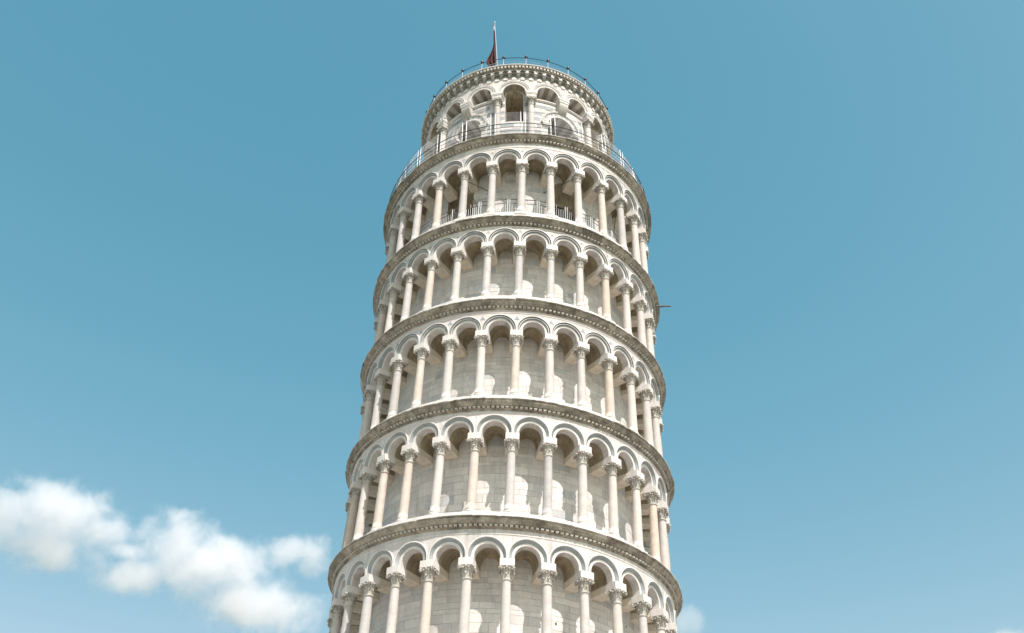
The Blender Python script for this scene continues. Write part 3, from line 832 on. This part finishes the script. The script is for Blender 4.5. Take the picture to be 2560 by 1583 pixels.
# ---------------------------------------------------------------- clouds: real volumes far behind the tower
def cloud(px, py, wpx, hpx, dist, blobs, label, dens=.0108, seed=0.0, depth=.8):
    """blobs: (x, y, rx, ry) in units of half width / half height"""
    d = fw*CAM[4]+rt*(px-1280)-up*(py-791.5); d = Vector(d).normalized()
    c = Vector((0, -CAM[0], 1.6))+d*dist
    s = dist/CAM[4]/Vector(d).dot(Vector(fw))
    hw, hh = wpx/2*s, hpx/2*s
    Zx = Vector((0, 0, 1)); X = d.cross(Zx).normalized(); Y = X.cross(d).normalized(); D = d
    m = Matrix.Identity(4)
    for i in range(3): m[i][0] = X[i]; m[i][1] = D[i]; m[i][2] = Y[i]; m[i][3] = c[i]
    hd_ = hw*depth
    # hull: rounded box, slightly larger than the cloud
    b = MB(False); n = 16
    rows = [[(hw*1.25*math.cos(2*PI*i/n)*math.sin(PI*j/n), hd_*1.25*math.sin(2*PI*i/n)*math.sin(PI*j/n), hh*1.3*math.cos(PI*j/n)) for j in range(n+1)] for i in range(n)]
    b.grid([[tuple(np.sign(v)*abs(v/q)**.6*q if q else 0 for v, q in zip(p, (hw*1.25, hd_*1.25, hh*1.3))) for p in r] for r in rows], 'marble', closed=True, sm=True)
    mt = bpy.data.materials.new('cloud_vapour'); mt.use_nodes = True; n_ = mt.node_tree; n_.nodes.clear(); N = n_.nodes.new; L = n_.links.new
    o_ = N('ShaderNodeOutputMaterial'); pv = N('ShaderNodeVolumePrincipled'); L(pv.outputs[0], o_.inputs['Volume'])
    pv.inputs['Color'].default_value = (.975, .955, .985, 1); pv.inputs['Anisotropy'].default_value = .0
    tc = N('ShaderNodeTexCoord'); mp = N('ShaderNodeMapping'); mp.inputs['Scale'].default_value = (1/hw, 1/hd_, 1/hh); L(tc.outputs['Object'], mp.inputs[0])
    no = N('ShaderNodeTexNoise'); no.inputs['Scale'].default_value = 1.9; no.inputs['Detail'].default_value = 9; no.inputs['Roughness'].default_value = .64; no.inputs['Distortion'].default_value = .25
    mp2 = N('ShaderNodeMapping'); mp2.inputs['Scale'].default_value = (1/108*.8,)*3; mp2.inputs['Location'].default_value = (seed, seed*.7, seed*1.3); L(tc.outputs['Object'], mp2.inputs[0]); L(mp2.outputs[0], no.inputs['Vector'])
    cur = None
    for (bx, by, rx, ry) in blobs:
        sb = N('ShaderNodeVectorMath'); sb.operation = 'SUBTRACT'; sb.inputs[1].default_value = (bx, 0, by); L(mp.outputs[0], sb.inputs[0])
        ml = N('ShaderNodeVectorMath'); ml.operation = 'MULTIPLY'; ml.inputs[1].default_value = (1/rx, 1/max(.35, rx*.9), 1/ry); L(sb.outputs[0], ml.inputs[0])
        ln = N('ShaderNodeVectorMath'); ln.operation = 'LENGTH'; L(ml.outputs[0], ln.inputs[0])
        if cur is None: cur = ln.outputs['Value']
        else:
            mi = N('ShaderNodeMath'); mi.operation = 'SMOOTH_MIN'; mi.inputs[2].default_value = .35; L(cur, mi.inputs[0]); L(ln.outputs['Value'], mi.inputs[1]); cur = mi.outputs[0]
    nm = N('ShaderNodeMath'); nm.operation = 'MULTIPLY_ADD'; nm.inputs[1].default_value = -2.3; nm.inputs[2].default_value = 1.09; L(no.outputs[0], nm.inputs[0])
    vo = N('ShaderNodeTexVoronoi'); vo.feature = 'F1'; vo.inputs['Scale'].default_value = 2.2; vo.inputs['Detail'].default_value = 3; vo.inputs['Roughness'].default_value = .55; vo.inputs['Lacunarity'].default_value = 2.3
    L(mp2.outputs[0], vo.inputs['Vector']); vm = N('ShaderNodeMath'); vm.operation = 'MULTIPLY_ADD'; vm.inputs[1].default_value = .45; vm.inputs[2].default_value = -.42; L(vo.outputs['Distance'], vm.inputs[0])
    a0 = N('ShaderNodeMath'); a0.operation = 'ADD'; L(cur, a0.inputs[0]); L(vm.outputs[0], a0.inputs[1])
    ad = N('ShaderNodeMath'); ad.operation = 'ADD'; L(a0.outputs[0], ad.inputs[0]); L(nm.outputs[0], ad.inputs[1])
    mr = N('ShaderNodeMapRange'); mr.interpolation_type = 'SMOOTHSTEP'; mr.inputs[1].default_value = 1.10; mr.inputs[2].default_value = .34; mr.inputs[3].default_value = 0; mr.inputs[4].default_value = dens; L(ad.outputs[0], mr.inputs[0])
    L(mr.outputs[0], pv.inputs['Density'])
    me_name = 'cloud'; MATS['cloud_vapour_'+str(px)] = mt; b.mats = ['cloud_vapour_'+str(px)]
    o = b.build(me_name, None, m, label=label, category='cloud', group='small clouds low in the sky')
    bm = bmesh.new(); bm.from_mesh(o.data); bmesh.ops.remove_doubles(bm, verts=bm.verts, dist=.01); bmesh.ops.recalc_face_normals(bm, faces=bm.faces); bm.to_mesh(o.data); bm.free()
    return o
if True:
    cloud(160, 1328, 350, 225, 2600, [(-.12, .35, .68, .5), (-.62, .0, .42, .5), (-.1, .0, .55, .4), (-.15, -.32, .6, .42), (.34, .14, .42, .36), (.70, -.1, .24, .16)], 'large billowing white cloud at the left edge of the sky, highest of the clouds', seed=4.6)
    cloud(545, 1425, 520, 270, 2600, [(-.40, .42, .3, .46), (-.66, -.28, .32, .34), (-.12, .02, .56, .48), (.36, -.46, .54, .46), (.1, .3, .3, .3)], 'long white cloud with a rounded hump, between the other clouds left of the tower', seed=7.7)
    cloud(735, 1385, 210, 130, 2700, [(-.02, .1, .75, .66), (.35, -.35, .45, .4)], 'small round white cloud just left of the tower, beside the long cloud', seed=1.3, dens=.010)
    cloud(1725, 1560, 110, 120, 2700, [(-.2, -.1, .8, .8)], 'small white cloud peeping out right of the tower near the bottom edge', seed=5.3, dens=.009)
    cloud(2530, 1590, 130, 60, 2700, [(0, -.1, .8, .7)], 'sliver of white cloud in the lower right corner of the sky', seed=9.3, dens=.007)
